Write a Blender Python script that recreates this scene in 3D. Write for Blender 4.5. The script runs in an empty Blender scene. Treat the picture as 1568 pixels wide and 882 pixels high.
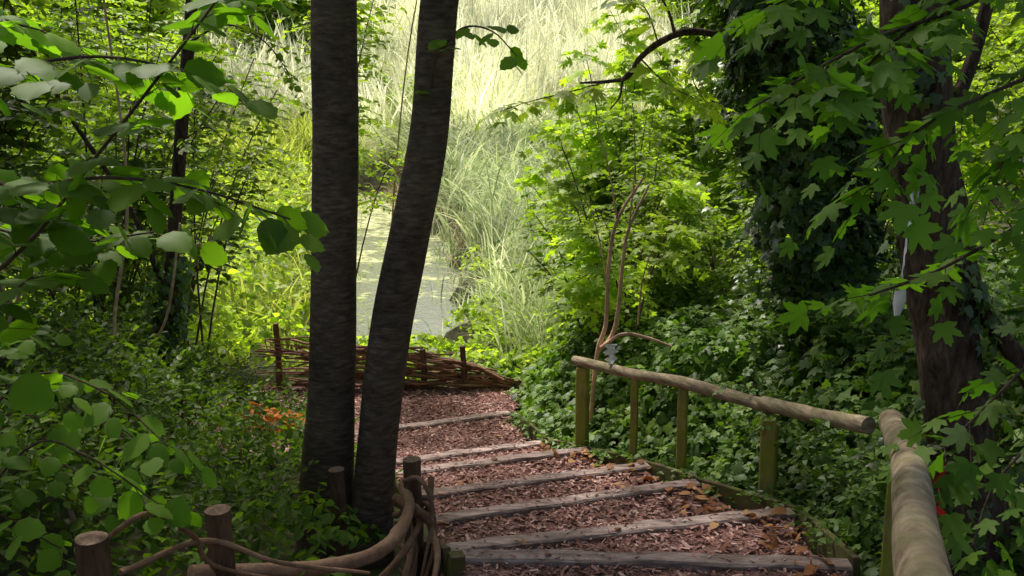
import bpy, math, numpy as np
from mathutils import Vector
rng=np.random.default_rng(11)
U=lambda a,b,n=None: rng.uniform(a,b,n)
UP=np.array([0,0,1.0])
sc=bpy.context.scene
sc.view_settings.view_transform='Standard'; sc.view_settings.look='None'; sc.view_settings.exposure=0

# ------------------------------------------------------------- mesh builder
class MB:
    def __init__(s): s.v=[];s.f=[];s.r=[];s.n=0
    def add(s,v,fl,r,mi=0):
        v=np.asarray(v,float).reshape(-1,3)
        for f in fl: s.f.append((np.asarray(f,int)+s.n,mi))
        s.v.append(v); s.r.append(np.broadcast_to(np.asarray(r,float),(len(v),)).copy()); s.n+=len(v)
    def build(s,name,mats,parent=None,smooth=True):
        V=np.concatenate(s.v); R=np.concatenate(s.r)
        lv=np.concatenate([f.ravel() for f,_ in s.f])
        tot=np.concatenate([np.full(len(f),f.shape[1]) for f,_ in s.f])
        mi=np.concatenate([np.full(len(f),m) for f,m in s.f])
        st=np.concatenate([[0],np.cumsum(tot)[:-1]])
        me=bpy.data.meshes.new(name); me.vertices.add(len(V)); me.vertices.foreach_set('co',V.ravel())
        me.loops.add(len(lv)); me.loops.foreach_set('vertex_index',lv.astype(np.int32))
        me.polygons.add(len(tot)); me.polygons.foreach_set('loop_start',st.astype(np.int32))
        me.polygons.foreach_set('material_index',mi.astype(np.int32))
        me.polygons.foreach_set('use_smooth',np.full(len(tot),smooth))
        me.update(calc_edges=True); me.validate()
        a=me.attributes.new('rnd','FLOAT','POINT'); a.data.foreach_set('value',R)
        for m in mats: me.materials.append(m)
        o=bpy.data.objects.new(name,me); sc.collection.objects.link(o)
        if parent: o.parent=parent
        return o
def empty(name):
    o=bpy.data.objects.new(name,None); sc.collection.objects.link(o); return o
def nrm(a): return a/np.maximum(np.linalg.norm(a,axis=-1,keepdims=True),1e-9)

# ------------------------------------------------------------- materials
def base_mat(name):
    m=bpy.data.materials.new(name); m.use_nodes=True; nt=m.node_tree; nt.nodes.clear()
    return m,nt,nt.nodes,nt.links
def ramp(N,cols):
    r=N.new('ShaderNodeValToRGB'); e=r.color_ramp.elements
    while len(e)<len(cols): e.new(.5)
    for i,(p,c) in enumerate(cols): e[i].position=p; e[i].color=(*c,1)
    return r
def leafmat(name,cols,trans=.4,rough=.5,tc=(1.5,1.7,.5),spec=.3,ns=1.2,gain=(1.78,1.47,.9)):
    m,nt,N,L=base_mat(name); cols=[tuple(min(.85,a*b) for a,b in zip(c,gain)) for c in cols]
    at=N.new('ShaderNodeAttribute'); at.attribute_name='rnd'
    k=len(cols); rp=ramp(N,[(i/(k-1),c) for i,c in enumerate(cols)]); L.new(at.outputs['Fac'],rp.inputs[0])
    ge=N.new('ShaderNodeNewGeometry'); no=N.new('ShaderNodeTexNoise'); no.inputs['Scale'].default_value=ns; no.inputs['Detail'].default_value=1; L.new(ge.outputs['Position'],no.inputs['Vector'])
    mr=N.new('ShaderNodeMapRange'); mr.inputs[1].default_value=.3; mr.inputs[2].default_value=.7; mr.inputs[3].default_value=.65; mr.inputs[4].default_value=1.35; L.new(no.outputs[0],mr.inputs[0])
    hs=N.new('ShaderNodeHueSaturation'); L.new(rp.outputs[0],hs.inputs['Color']); L.new(mr.outputs[0],hs.inputs['Value'])
    p=N.new('ShaderNodeBsdfPrincipled'); p.inputs['Roughness'].default_value=rough; p.inputs['Specular IOR Level'].default_value=spec; L.new(hs.outputs[0],p.inputs['Base Color'])
    mu=N.new('ShaderNodeMix'); mu.data_type='RGBA'; mu.blend_type='MULTIPLY'; mu.inputs[0].default_value=1; L.new(hs.outputs[0],mu.inputs[6]); mu.inputs[7].default_value=(*tc,1)
    t=N.new('ShaderNodeBsdfTranslucent'); L.new(mu.outputs[2],t.inputs['Color'])
    mx=N.new('ShaderNodeMixShader'); mx.inputs[0].default_value=trans; L.new(p.outputs[0],mx.inputs[1]); L.new(t.outputs[0],mx.inputs[2])
    o=N.new('ShaderNodeOutputMaterial'); L.new(mx.outputs[0],o.inputs[0]); return m
def woodmat(name,cols,scale=(8,8,8),bump=.4,rough=.85,detail=6,dist=.02,rndmix=0,moss=None,mossr=(.42,.62,.85)):
    m,nt,N,L=base_mat(name)
    tc=N.new('ShaderNodeNewGeometry'); mp=N.new('ShaderNodeMapping'); mp.inputs['Scale'].default_value=scale; L.new(tc.outputs['Position'],mp.inputs[0])
    no=N.new('ShaderNodeTexNoise'); no.inputs['Scale'].default_value=1; no.inputs['Detail'].default_value=detail; no.inputs['Roughness'].default_value=.65; L.new(mp.outputs[0],no.inputs['Vector'])
    k=len(cols); rp=ramp(N,[(.3+.4*i/(k-1),c) for i,c in enumerate(cols)])
    src=no.outputs[0]
    if rndmix:
        at=N.new('ShaderNodeAttribute'); at.attribute_name='rnd'
        mm=N.new('ShaderNodeMix'); mm.inputs[0].default_value=rndmix; L.new(no.outputs[0],mm.inputs[2])
        mr=N.new('ShaderNodeMapRange'); mr.inputs[3].default_value=.3; mr.inputs[4].default_value=.7; L.new(at.outputs['Fac'],mr.inputs[0]); L.new(mr.outputs[0],mm.inputs[3]); src=mm.outputs[0]
    L.new(src,rp.inputs[0]); col=rp.outputs[0]
    n3=N.new('ShaderNodeTexNoise'); n3.inputs['Scale'].default_value=3.5; n3.inputs['Detail'].default_value=4; L.new(tc.outputs['Position'],n3.inputs['Vector'])
    r3=N.new('ShaderNodeMapRange'); r3.inputs[1].default_value=.3; r3.inputs[2].default_value=.7; r3.inputs[3].default_value=.65; r3.inputs[4].default_value=1.35; L.new(n3.outputs[0],r3.inputs[0])
    h3=N.new('ShaderNodeHueSaturation'); L.new(col,h3.inputs['Color']); L.new(r3.outputs[0],h3.inputs['Value']); col=h3.outputs[0]
    if moss:
        n2=N.new('ShaderNodeTexNoise'); n2.inputs['Scale'].default_value=9; n2.inputs['Detail'].default_value=5; L.new(tc.outputs['Position'],n2.inputs['Vector'])
        r2=N.new('ShaderNodeMapRange'); r2.inputs[1].default_value=mossr[0]; r2.inputs[2].default_value=mossr[1]; r2.inputs[4].default_value=mossr[2]; L.new(n2.outputs[0],r2.inputs[0])
        mm=N.new('ShaderNodeMix'); mm.data_type='RGBA'; L.new(r2.outputs[0],mm.inputs[0]); L.new(col,mm.inputs[6]); mm.inputs[7].default_value=(*moss,1); col=mm.outputs[2]
    p=N.new('ShaderNodeBsdfPrincipled'); p.inputs['Roughness'].default_value=rough; p.inputs['Specular IOR Level'].default_value=.25; L.new(col,p.inputs['Base Color'])
    b=N.new('ShaderNodeBump'); b.inputs['Strength'].default_value=bump; b.inputs['Distance'].default_value=dist; L.new(no.outputs[0],b.inputs['Height']); L.new(b.outputs[0],p.inputs['Normal'])
    o=N.new('ShaderNodeOutputMaterial'); L.new(p.outputs[0],o.inputs[0]); return m

M={}
M['bark']=woodmat('bark_smooth_dark',[(.045,.03,.02),(.105,.072,.05),(.2,.145,.105)],(16,16,60),.6,.8,9,.009,moss=(.12,.10,.06),mossr=(.5,.68,.5))
M['bark2']=woodmat('bark_rough_dark',[(.022,.013,.009),(.10,.066,.046),(.2,.14,.1)],(42,42,12),1,.9,8,.03)
M['twig']=woodmat('twig_bark',[(.06,.036,.025),(.15,.095,.065)],(30,30,30),.3)
M['pink']=woodmat('young_stem_bark',[(.4,.22,.13),(.7,.47,.33)],(30,30,30),.3,.6)
M['rail']=woodmat('weathered_rail_wood',[(.11,.08,.05),(.29,.22,.145),(.46,.37,.27)],(12,6,34),.9,.85,9,.014,moss=(.19,.18,.08),mossr=(.46,.62,.6))
M['post']=woodmat('mossy_post_wood',[(.2,.17,.05),(.4,.35,.1)],(25,25,6),.5,.9,6,.01,moss=(.26,.29,.03))
M['board']=woodmat('mossy_board_wood',[(.06,.045,.025),(.14,.1,.06)],(12,12,25),.5,.9,6,.01,moss=(.10,.11,.02))
M['timber']=woodmat('step_timber_wood',[(.12,.08,.07),(.32,.235,.215),(.5,.39,.36)],(7,30,30),1,.85,9,.015,moss=(.2,.15,.12),mossr=(.5,.66,.6))
M['wattle']=woodmat('wattle_rod_wood',[(.10,.045,.025),(.27,.14,.085),(.42,.26,.17)],(22,22,22),.9,.8,8,.014,rndmix=.5)
M['stake']=woodmat('stake_wood',[(.06,.032,.02),(.2,.11,.065)],(40,40,8),.9,.85,6,.015)
M['stakecut']=woodmat('stake_cut_wood',[(.15,.09,.06),(.3,.2,.14)],(60,60,60),.5)
M['mulch']=woodmat('wood_chip_mulch',[(.07,.033,.03),(.22,.112,.096),(.37,.21,.18)],(70,70,70),1,.95,5,.02)
M['chip']=woodmat('wood_chip',[(.085,.036,.03),(.28,.14,.115),(.43,.245,.21),(.7,.52,.46)],(20,20,20),.2,.95,3,.003,rndmix=.75)
M['soil']=woodmat('woodland_soil',[(.018,.016,.007),(.045,.045,.016),(.08,.09,.028)],(3,3,3),.8,.95,8,.05)
M['dead']=leafmat('dead_leaf',[(.16,.055,.02),(.34,.135,.045),(.5,.28,.11)],.2,.7,(1.3,1,.6),gain=(1,1,1))
M['fern']=leafmat('withered_fern_frond',[(.45,.15,.035),(.65,.27,.06),(.75,.4,.13)],.4,.7,(1.2,1,.7),gain=(1,1,1))
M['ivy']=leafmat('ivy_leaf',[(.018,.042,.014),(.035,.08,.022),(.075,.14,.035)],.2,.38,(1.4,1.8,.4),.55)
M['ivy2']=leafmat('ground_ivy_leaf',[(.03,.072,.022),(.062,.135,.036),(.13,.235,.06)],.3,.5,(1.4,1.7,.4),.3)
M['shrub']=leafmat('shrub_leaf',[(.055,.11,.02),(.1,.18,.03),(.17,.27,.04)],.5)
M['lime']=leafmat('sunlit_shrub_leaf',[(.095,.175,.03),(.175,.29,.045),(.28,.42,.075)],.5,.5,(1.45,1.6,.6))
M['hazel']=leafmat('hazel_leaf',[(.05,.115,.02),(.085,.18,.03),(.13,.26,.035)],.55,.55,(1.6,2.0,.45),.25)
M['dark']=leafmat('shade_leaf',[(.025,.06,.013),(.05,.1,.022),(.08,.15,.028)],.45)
M['maple']=leafmat('maple_leaf',[(.035,.09,.025),(.065,.145,.03),(.1,.2,.035)],.5,.55,(1.5,2,.5),.25)
M['under']=leafmat('undergrowth_leaf',[(.035,.075,.016),(.065,.13,.022),(.11,.21,.032)],.4,.5)
M['reed']=leafmat('reed_blade',[(.2,.28,.12),(.42,.49,.26),(.72,.73,.52)],.45,.5,(1.2,1.22,1),.3,.5,gain=(1,1,1))
M['reedw']=leafmat('pale_reed_blade',[(.5,.55,.32),(.8,.81,.6),(.88,.87,.74)],.5,.5,(1.15,1.15,1.05),.3,.3,gain=(1,1,1))  # near-white colours stand in for haze and glare over the far bank
M['grass']=leafmat('marsh_grass_blade',[(.22,.3,.05),(.42,.48,.1),(.66,.68,.24)],.5,.5,(1.35,1.4,.8),.3,.4,gain=(1,1,1))
M['litter']=leafmat('dry_reed_litter',[(.26,.17,.08),(.45,.36,.2)],.3,.8,(1,1,1),gain=(1,1,1))
M['red']=woodmat('red_ribbon_cloth',[(.55,.02,.015),(.7,.04,.03)],(20,20,20),.1,.6)
M['rag']=leafmat('grey_rag_cloth',[(.5,.52,.55),(.7,.72,.76)],.4,.6,(1,1,1),gain=(1,1,1))

# ------------------------------------------------------------- primitives
def catmull(P,n):
    P=np.asarray(P,float); Q=np.vstack([2*P[0]-P[1],P,2*P[-1]-P[-2]])
    out=[]; m=len(P)-1
    for t in np.linspace(0,m-1e-6,n):
        i=int(t); u=t-i; a,b,c,d=Q[i:i+4]
        out.append(.5*((2*b)+(-a+c)*u+(2*a-5*b+4*c-d)*u*u+(-a+3*b-3*c+d)*u**3))
    return np.array(out)
def tube(mb,pts,rads,n=None,sides=8,mi=0,jit=0.,r=.5,knots=(),cap_mi=None):
    n=n or max(4,len(pts)*4)
    P=catmull(pts,n); R=np.interp(np.linspace(0,1,n),np.linspace(0,1,len(rads)),rads)
    T=nrm(np.gradient(P,axis=0)); ref=np.array([0.13,.21,1.]) if abs(T[0][2])<.8 else np.array([1.,.1,0])
    rings=[]
    x=nrm(np.cross(T[0],ref))
    ang=np.arange(sides)/sides*2*np.pi; ph=U(0,6,4); fr=10./n
    for i in range(n):
        x=nrm(x-T[i]*np.dot(x,T[i])); y=np.cross(T[i],x); q=i*fr*2.5
        rr=R[i]*(1+jit*(np.sin(ang*2+ph[0]+q*.5)+.6*np.sin(ang*3+ph[1]-q*.9)+.5*np.sin(q*1.7+ph[2])))
        ring=P[i]+rr[:,None]*(np.cos(ang)[:,None]*x+np.sin(ang)[:,None]*y)
        rings.append(ring)
    V=np.array(rings)
    for (kp,kr,kh) in knots:
        d=np.linalg.norm(V-np.array(kp),axis=-1); w=np.exp(-(d/kr)**2)*kh
        V=V+nrm(V-P[:,None])*w[...,None]
    V=V.reshape(-1,3)
    a=np.arange(n-1)[:,None]*sides; j=np.arange(sides)[None]; j2=(j+1)%sides
    F=np.stack([a+j,a+j2,a+sides+j2,a+sides+j],-1).reshape(-1,4)
    mb.add(V,[F],r,mi)
    cm=mi if cap_mi is None else cap_mi
    for e,o in ((0,-1),(n-1,1)):
        c=P[e]+T[e]*o*R[e]*.12; vv=np.vstack([V[e*sides:(e+1)*sides],c]); jj=np.arange(sides)
        f=np.stack([jj,(jj+1)%sides,np.full(sides,sides)],-1)
        if o<0: f=f[:,::-1]
        mb.add(vv,[f],r,cm)
def beam(mb,p0,p1,w,h,mi=0,up=(0,0,1),ch=.12,seg=6,wob=.004,r=.5):
    p0=np.array(p0,float);p1=np.array(p1,float); t=nrm(p1-p0); up=np.array(up,float)
    s=nrm(np.cross(t,up)); u=np.cross(s,t); c=ch*min(w,h)
    a,b=w/2,h/2
    sec=[(-a+c,-b),(a-c,-b),(a,-b+c),(a,b-c),(a-c,b),(-a+c,b),(-a,b-c),(-a,-b+c)]
    V=[]
    for i in range(seg+1):
        k=i/seg; sh=.95 if i in(0,seg) else 1
        o=p0+(p1-p0)*k+s*U(-wob,wob)+u*U(-wob,wob)
        for q in sec: V.append(o+s*q[0]*sh+u*q[1]*sh+U(-wob,wob,3)*.4)
    F=[]
    for i in range(seg):
        for j in range(8): F.append([i*8+j,i*8+(j+1)%8,(i+1)*8+(j+1)%8,(i+1)*8+j])
    mb.add(V,[np.array(F),np.array([list(range(8))[::-1],[seg*8+j for j in range(8)]])],r,mi)

def t_oval(w=.3,fold=.06):
    v=np.array([[0,0,0],[-w,.3,fold],[-w*.85,.68,fold*.7],[0,1,-.1],[w*.85,.68,fold*.7],[w,.3,fold]])
    return v,[np.array([[0,3,2,1],[0,5,4,3]])]
def t_hi(w=.42,curl=.15,serr=.03):
    s=np.array([0,.08,.2,.33,.46,.6,.73,.84,.93,1.0]); ww=w*np.array([0,.55,.88,1,1,.9,.7,.42,.14,0])
    v=[];f=[]
    for i,(a,b) in enumerate(zip(s,ww)):
        z=-curl*a*a; e=serr*(1 if i%2 else -1) if 0<i<9 else 0
        v+= [[-(b+e),a,z+.10*b-.25*b*b],[-(b)*.5,a,z+.07*b],[0,a,z],[(b)*.5,a,z+.07*b],[b+e,a,z+.10*b-.25*b*b]]
    for i in range(9):
        for j in range(4): f.append([i*5+j,i*5+j+1,(i+1)*5+j+1,(i+1)*5+j])
    return np.array(v),[np.array(f)]
def fan(pts,c):
    v=[c]+pts; n=len(pts); return np.array(v,float),[np.array([[0,1+i,1+(i+1)%n] for i in range(n)])]
def t_ivy():
    h=[(.28,-.1,.0),(.52,.12,-.05),(.3,.3,.03),(.38,.62,-.05),(.14,.66,.02)]
    pts=[(0,0,0)]+h+[(0,1.05,-.1)]+[(-x,y,z) for x,y,z in h[::-1]]
    return fan(pts,[0,.3,.05])
def t_ivylo():
    v=np.array([[0,.05,0],[-.42,-.02,.02],[-.36,.42,.05],[0,1,-.08],[.36,.42,.05],[.42,-.02,.02]])
    return v,[np.array([[0,3,2,1],[0,5,4,3]])]
def t_maple():
    pol=[(0,1.0),(8,.8),(14,.82),(20,.6),(27,.46),(36,.62),(42,.78),(50,.92),(57,.74),(63,.75),(72,.5),(82,.42),(95,.58),(106,.66),(116,.5),(135,.42),(160,.3)]
    R=[(r*math.sin(math.radians(a)),r*math.cos(math.radians(a))+.35,-.14*r*r+(.04 if r<.5 else 0)) for a,r in pol]
    pts=R+[(0,.12,0)]+[(-x,y,z) for x,y,z in R[:0:-1]]
    return fan(pts,[0,.35,.03])
OVAL=t_oval(); OVALW=t_oval(.4); HI=t_hi(); IVY=t_ivy(); IVL=t_ivylo(); MAP=t_maple(); NARROW=t_oval(.2)

def leaves(mb,tpl,P,T,Nn,S,r,mi=0):
    T=nrm(T); X=nrm(np.cross(T,Nn)); Z=np.cross(X,T); tv,tf=tpl; n=len(P); k=len(tv)
    ws=U(.85,1.15,n)
    V=P[:,None]+S[:,None,None]*(tv[None,:,0:1]*ws[:,None,None]*X[:,None]+tv[None,:,1:2]*T[:,None]+tv[None,:,2:3]*Z[:,None]*U(.5,2,n)[:,None,None])
    off=(np.arange(n)*k)[:,None,None]
    mb.add(V.reshape(-1,3),[ (f[None]+off).reshape(-1,f.shape[1]) for f in tf],np.repeat(r,k),mi)
def sprays(mb,tpl,O,D,L,K,size,droop=.3,tw=.003,mi=0,mt=1,flat=.5,rb=.0):
    S=len(O); O=np.asarray(O);D=nrm(np.asarray(D)); L=np.broadcast_to(L,(S,)).astype(float)
    side=nrm(np.cross(D,UP)+1e-4); s=(np.arange(K)+.8)/K; sg=np.where(np.arange(K)%2==0,1.,-1.)
    P=O[:,None]+D[:,None]*(L[:,None]*s)[...,None]; P[...,2]-=droop*L[:,None]*s**2
    T=D[:,None]*(.5+.5*s[None,:,None])+side[:,None]*(sg*(1.1-.7*s))[None,:,None]+U(-.3,.3,(S,K,3)); T[...,2]-=.25+droop*s*.5
    Nn=UP+rng.normal(0,flat,(S,K,3))
    sz=size*U(.6,1.15,(S,K))*(1.05-.3*s)
    r=np.clip(U(0,1,S)[:,None]*.5+U(0,1,(S,K))*.5+rb,0,1)
    leaves(mb,tpl,P.reshape(-1,3),T.reshape(-1,3),Nn.reshape(-1,3),sz.ravel(),r.ravel(),mi)
    if tw:
        q=np.array([0,.5,1.]); C=O[:,None]+D[:,None]*(L[:,None]*q)[...,None]; C[...,2]-=droop*L[:,None]*q**2
        u2=nrm(np.cross(side,D)); V=[]
        for a in range(3):
            an=a*2.094; V.append(C+(side*math.cos(an)+u2*math.sin(an))[:,None]*tw*np.array([1,.7,.3])[None,:,None])
        V=np.stack(V,2).reshape(-1,3); f=[]
        for i in range(2):
            for j in range(3): f.append([i*3+j,i*3+(j+1)%3,(i+1)*3+(j+1)%3,(i+1)*3+j])
        f=np.array(f); F=(f[None]+(np.arange(S)*9)[:,None,None]).reshape(-1,4)
        mb.add(V,[F],.5,mt)
def bez(a,b,c,n):
    t=np.linspace(0,1,n)[:,None]; return (1-t)**2*a+2*t*(1-t)*b+t*t*c
def shrub(mb,base,H,R,ns,nsp,K,size,tpl=OVAL,L=.35,r0=.012,tmin=.2,droop=.35,flat=.5,updir=.3):
    base=np.array(base,float)
    for i in range(ns):
        a=U(0,2*np.pi); rr=R*math.sqrt(U(0.02,1)); h=H*U(.55,1)*(1-.25*(rr/R)**2)
        top=base+np.array([rr*math.cos(a),rr*math.sin(a),h]); st=base+np.array([U(-.25,.25)*R,U(-.25,.25)*R,-.1])
        mid=st*.5+top*.5+np.array([-.2*rr*math.cos(a),-.2*rr*math.sin(a),.2*h])+U(-.1,.1,3)*R
        pts=bez(st,mid,top,6); tube(mb,pts,[r0,r0*.35],n=9,sides=5,mi=1,r=U(0,1))
        t=tmin+(1-tmin)*U(0,1,nsp)**.7; B=bez(st,mid,top,60)[(t*59).astype(int)]
        az=U(0,2*np.pi,nsp); D=np.stack([np.cos(az)+.5*math.cos(a),np.sin(az)+.5*math.sin(a),U(-.2,1,nsp)*updir*2],-1)
        sprays(mb,tpl,B,D,L*U(.6,1.2,nsp),K,size,droop,flat=flat)
def branch(mb,pts,r0,size,tpl,n,K=4,L=.18,droop=.3,flat=.4,t0=.1,fs=1.,mt=1,mi=0):
    P=catmull(pts,50); tube(mb,pts,[r0,r0*.4],n=16,sides=6,mi=mt)
    t=np.linspace(t0,.99,n); idx=(t*49).astype(int); T=nrm(np.gradient(P,axis=0))[idx]; B=P[idx]
    side=nrm(np.cross(T,UP)); sg=np.where(np.arange(n)%2==0,1,-1)[:,None]
    D=T*.8+side*sg*fs+U(-.35,.35,(n,3)); sprays(mb,tpl,B,D,L*U(.6,1.2,n),K,size,droop,tw=.0018,mt=mt,mi=mi,flat=flat)

# ------------------------------------------------------------- terrain
def ss(x): x=np.clip(x,0,1); return x*x*(3-2*x)
def xb(y): return np.interp(y,[12,15,20,31],[-.45,-.45,-.95,-3.1])+.2*np.sin(y*1.9)+.12*np.sin(y*4.3+1)
def xl(y): return np.interp(y,[12,20,32],[-2.8,-4.0,-6.4])+.3*np.sin(y*1.4+2)+.15*np.sin(y*3.7)
def g(x,y):
    x=np.asarray(x,float);y=np.asarray(y,float)
    b=np.interp(y,[-20,0,3,3.7,4.5,8,10,12,20,34,58,100,200,400],[2,1.5,1.05,.85,.70,-.02,-.04,-.2,-.25,.2,4.9,11,16,20])
    m=ss((y-11.2)/1.0)*ss((32-y)/2)*ss((xb(y)-x)/.5)*ss((x-xl(y))/.5)
    f=ss((12-y)/3)
    b=b+.2*np.clip(x-1.75,0,5)*f+.16*np.clip(-x-1.2,0,5)*ss((7.6-y)/1.5)
    return b-.75*m+.03*np.sin(x*2.1+y*1.3)*np.sin(y*1.7)
def axis(parts): return np.unique(np.concatenate([np.arange(*p) for p in parts]))
xs=axis([(-300,-40,20),(-40,-10,1.5),(-10,10,.15),(10,40,1.5),(40,301,20)])
ys=axis([(-60,-4,4),(-4,16,.15),(16,40,.4),(40,100,3),(100,420,20)])
X,Y=np.meshgrid(xs,ys,indexing='ij'); Z=g(X,Y)
mb=MB(); ny=len(ys); i=np.arange(len(xs)-1)[:,None]*ny; j=np.arange(ny-1)[None]
mb.add(np.stack([X,Y,Z],-1),[np.stack([i+j,i+ny+j,i+ny+j+1,i+j+1],-1).reshape(-1,4)],.5)
mb.build('ground',[M['soil']])
m,nt,N,L=base_mat('pond_water_duckweed')
ge=N.new('ShaderNodeNewGeometry'); no=N.new('ShaderNodeTexNoise'); no.inputs['Scale'].default_value=1.5; no.inputs['Detail'].default_value=10; no.inputs['Roughness'].default_value=.75; L.new(ge.outputs['Position'],no.inputs['Vector'])
sx=N.new('ShaderNodeSeparateXYZ'); L.new(ge.outputs['Position'],sx.inputs[0])
mr=N.new('ShaderNodeMapRange'); mr.inputs[1].default_value=15; mr.inputs[2].default_value=25; mr.inputs[3].default_value=-.09; mr.inputs[4].default_value=.06; L.new(sx.outputs[1],mr.inputs[0])
ad=N.new('ShaderNodeMath'); L.new(no.outputs[0],ad.inputs[0]); L.new(mr.outputs[0],ad.inputs[1])
th=N.new('ShaderNodeMapRange'); th.inputs[1].default_value=.46; th.inputs[2].default_value=.53; L.new(ad.outputs[0],th.inputs[0])
n2=N.new('ShaderNodeTexNoise'); n2.inputs['Scale'].default_value=7; n2.inputs['Detail'].default_value=9; L.new(ge.outputs['Position'],n2.inputs['Vector'])
rp=ramp(N,[(.35,(.14,.16,.05)),(.5,(.36,.38,.14)),(.65,(.62,.62,.32))]); L.new(n2.outputs[0],rp.inputs[0])
w=N.new('ShaderNodeBsdfPrincipled'); w.inputs['Base Color'].default_value=(.16,.17,.13,1); w.inputs['Roughness'].default_value=.1; w.inputs['IOR'].default_value=1.9
bp=N.new('ShaderNodeBump'); bp.inputs['Strength'].default_value=.35; bp.inputs['Distance'].default_value=.04; L.new(n2.outputs[0],bp.inputs['Height']); L.new(bp.outputs[0],w.inputs['Normal'])
d=N.new('ShaderNodeBsdfPrincipled'); d.inputs['Roughness'].default_value=.4; L.new(rp.outputs[0],d.inputs['Base Color'])
mx=N.new('ShaderNodeMixShader'); L.new(th.outputs[0],mx.inputs[0]); L.new(w.outputs[0],mx.inputs[1]); L.new(d.outputs[0],mx.inputs[2])
o=N.new('ShaderNodeOutputMaterial'); L.new(mx.outputs[0],o.inputs[0])
mb=MB(); mb.add([[-9,10.9,-.50],[1.5,10.9,-.50],[1.5,34,-.50],[-9,34,-.50]],[[[0,1,2,3]]],.5); mb.build('pond_water',[m])

# ------------------------------------------------------------- steps
SR=[(1.30,2.9),(1.32,3.66),(1.325,4.47),(1.0,5.17),(.81,5.79),(.487,6.43),(.232,6.98),(-.05,8.07)]
SL=[(-.25,2.9),(-.20,3.73),(-.316,4.08),(-.41,4.70),(-.5,5.36),(-.88,6.0),(-1.05,6.52),(-1.6,7.43)]
SZ=[1.25,1.1,.95,.8,.65,.5,.35,.2]
stairs=empty('timber_steps')
for k in range(8):
    mb=MB(); a=np.array([*SL[k],SZ[k]-.057]); b=np.array([*SR[k],SZ[k]-.057]); t=nrm(b-a)
    beam(mb,a-t*.04,b+t*.03,.095,.13,seg=12,wob=.005,ch=.09); mb.build('step_timber_%d'%(k+1),[M['timber']],stairs,smooth=False)
quads=[]
quads.append([(-.6,-1.5,1.46),(1.3,-1.5,1.46),(*SR[0],1.245),(*SL[0],1.245)])
for k in range(1,8):
    z=SZ[k]-.02; quads.append([(*SL[k-1],z+.015),(*SR[k-1],z+.015),(*SR[k],z),(*SL[k],z)])
quads.append([(-1.6,7.43,.09),(-.05,8.07,.09),(.15,9.2,.06),(-2.6,9.3,.06)])
quads.append([(-3.2,6.9,.12),(-1.6,7.43,.09),(-2.6,9.3,.06),(-5,9.1,.06)])
mb=MB(); cb=MB(); CP=[]
for q in quads:
    q=np.array(q); n=24
    u=np.linspace(0,1,n)[:,None,None]; v=np.linspace(0,1,n)[None,:,None]
    P=(1-u)*(1-v)*q[0]+u*(1-v)*q[1]+u*v*q[2]+(1-u)*v*q[3]
    P=P.copy(); P[...,2]+=rng.normal(0,.005,(n,n)); i=np.arange(n-1)[:,None]*n; j=np.arange(n-1)[None]
    mb.add(P.reshape(-1,3),[np.stack([i+j,i+n+j,i+n+j+1,i+j+1],-1).reshape(-1,4)],.5)
    ar=.5*np.linalg.norm(np.cross(q[2]-q[0],q[3]-q[1])); m_=int(ar*3800)
    if q[0][1]<0: m_=300
    a=U(0,1,(m_,1)); b=U(.0,.97,(m_,1)); CP.append((1-a)*(1-b)*q[0]+a*(1-b)*q[1]+a*b*q[2]+(1-a)*b*q[3])
mb.build('wood_chip_path',[M['mulch']])
CP=np.concatenate(CP); n=len(CP); CP[:,2]+=U(0,.015,n)
CH=(np.array([[-.16,0,0],[.18,.05,.03],[.12,1,.02],[-.14,.92,.0],[0,.5,-.16]]),[np.array([[0,1,2,3]]),np.array([[1,0,4],[2,1,4],[3,2,4],[0,3,4]])])
az=U(0,6.28,n); T=np.stack([np.cos(az),np.sin(az),U(-.3,.3,n)],-1)
leaves(cb,CH,CP,T,UP+rng.normal(0,.45,(n,3)),np.clip(rng.lognormal(-3.8,.45,n),.01,.05),U(0,1,n)**1.3)
for k in range(1,8):
    m_=70; s=U(0,1,(m_,1)); a=np.array([*SL[k],SZ[k]+.012]); b=np.array([*SR[k],SZ[k]+.012]); P=a+(b-a)*s+U(-.045,.045,(m_,3))*np.array([1,1,0]); az=U(0,6.28,m_)
    leaves(cb,CH,P,np.stack([np.cos(az),np.sin(az),0*az],-1),UP+rng.normal(0,.2,(m_,3)),U(.01,.03,m_),U(0,1,m_))
cb.build('wood_chips',[M['chip']],smooth=False)
mb=MB(); P=[]
for k in range(1,8):
    for _ in range(60 if k<6 else 12):
        t=1-abs(rng.normal(0,.09)); s=U(0,1)
        if U(0,1)<.14: t=U(0,1)
        a=np.array(SL[k-1])*(1-s)+np.array(SL[k])*s; b=np.array(SR[k-1])*(1-s)+np.array(SR[k])*s; p=a*(1-t)+b*t; P.append([*p,SZ[k]+.012+U(0,.01)])
P=np.array(P); n=len(P); az=U(0,6.28,n)
leaves(mb,t_hi(.3,.3),P,np.stack([np.cos(az),np.sin(az),U(-.1,.4,n)],-1),UP+rng.normal(0,.4,(n,3)),U(.03,.075,n),U(0,1,n)**1.4); mb.build('fallen_leaves',[M['dead']])
ed=empty('path_edging_board')
mb=MB()
for k in range(1,7):
    a=(SR[k][0]+.06,SR[k][1],SZ[k]-.075); b=(SR[k+1][0]+.06,SR[k+1][1],SZ[k+1]-.075)
    beam(mb,a,b,.03,.19,wob=.002)
mb.build('board_right',[M['board']],ed,smooth=False)
mb=MB()
for k in range(1,7):
    a=(SL[k][0]-.06,SL[k][1],SZ[k]-.05); b=(SL[k+1][0]-.06,SL[k+1][1],SZ[k+1]-.05)
    beam(mb,a,b,.035,.16,wob=.003)
mb.build('board_left',[M['board']],ed,smooth=False)

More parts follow.
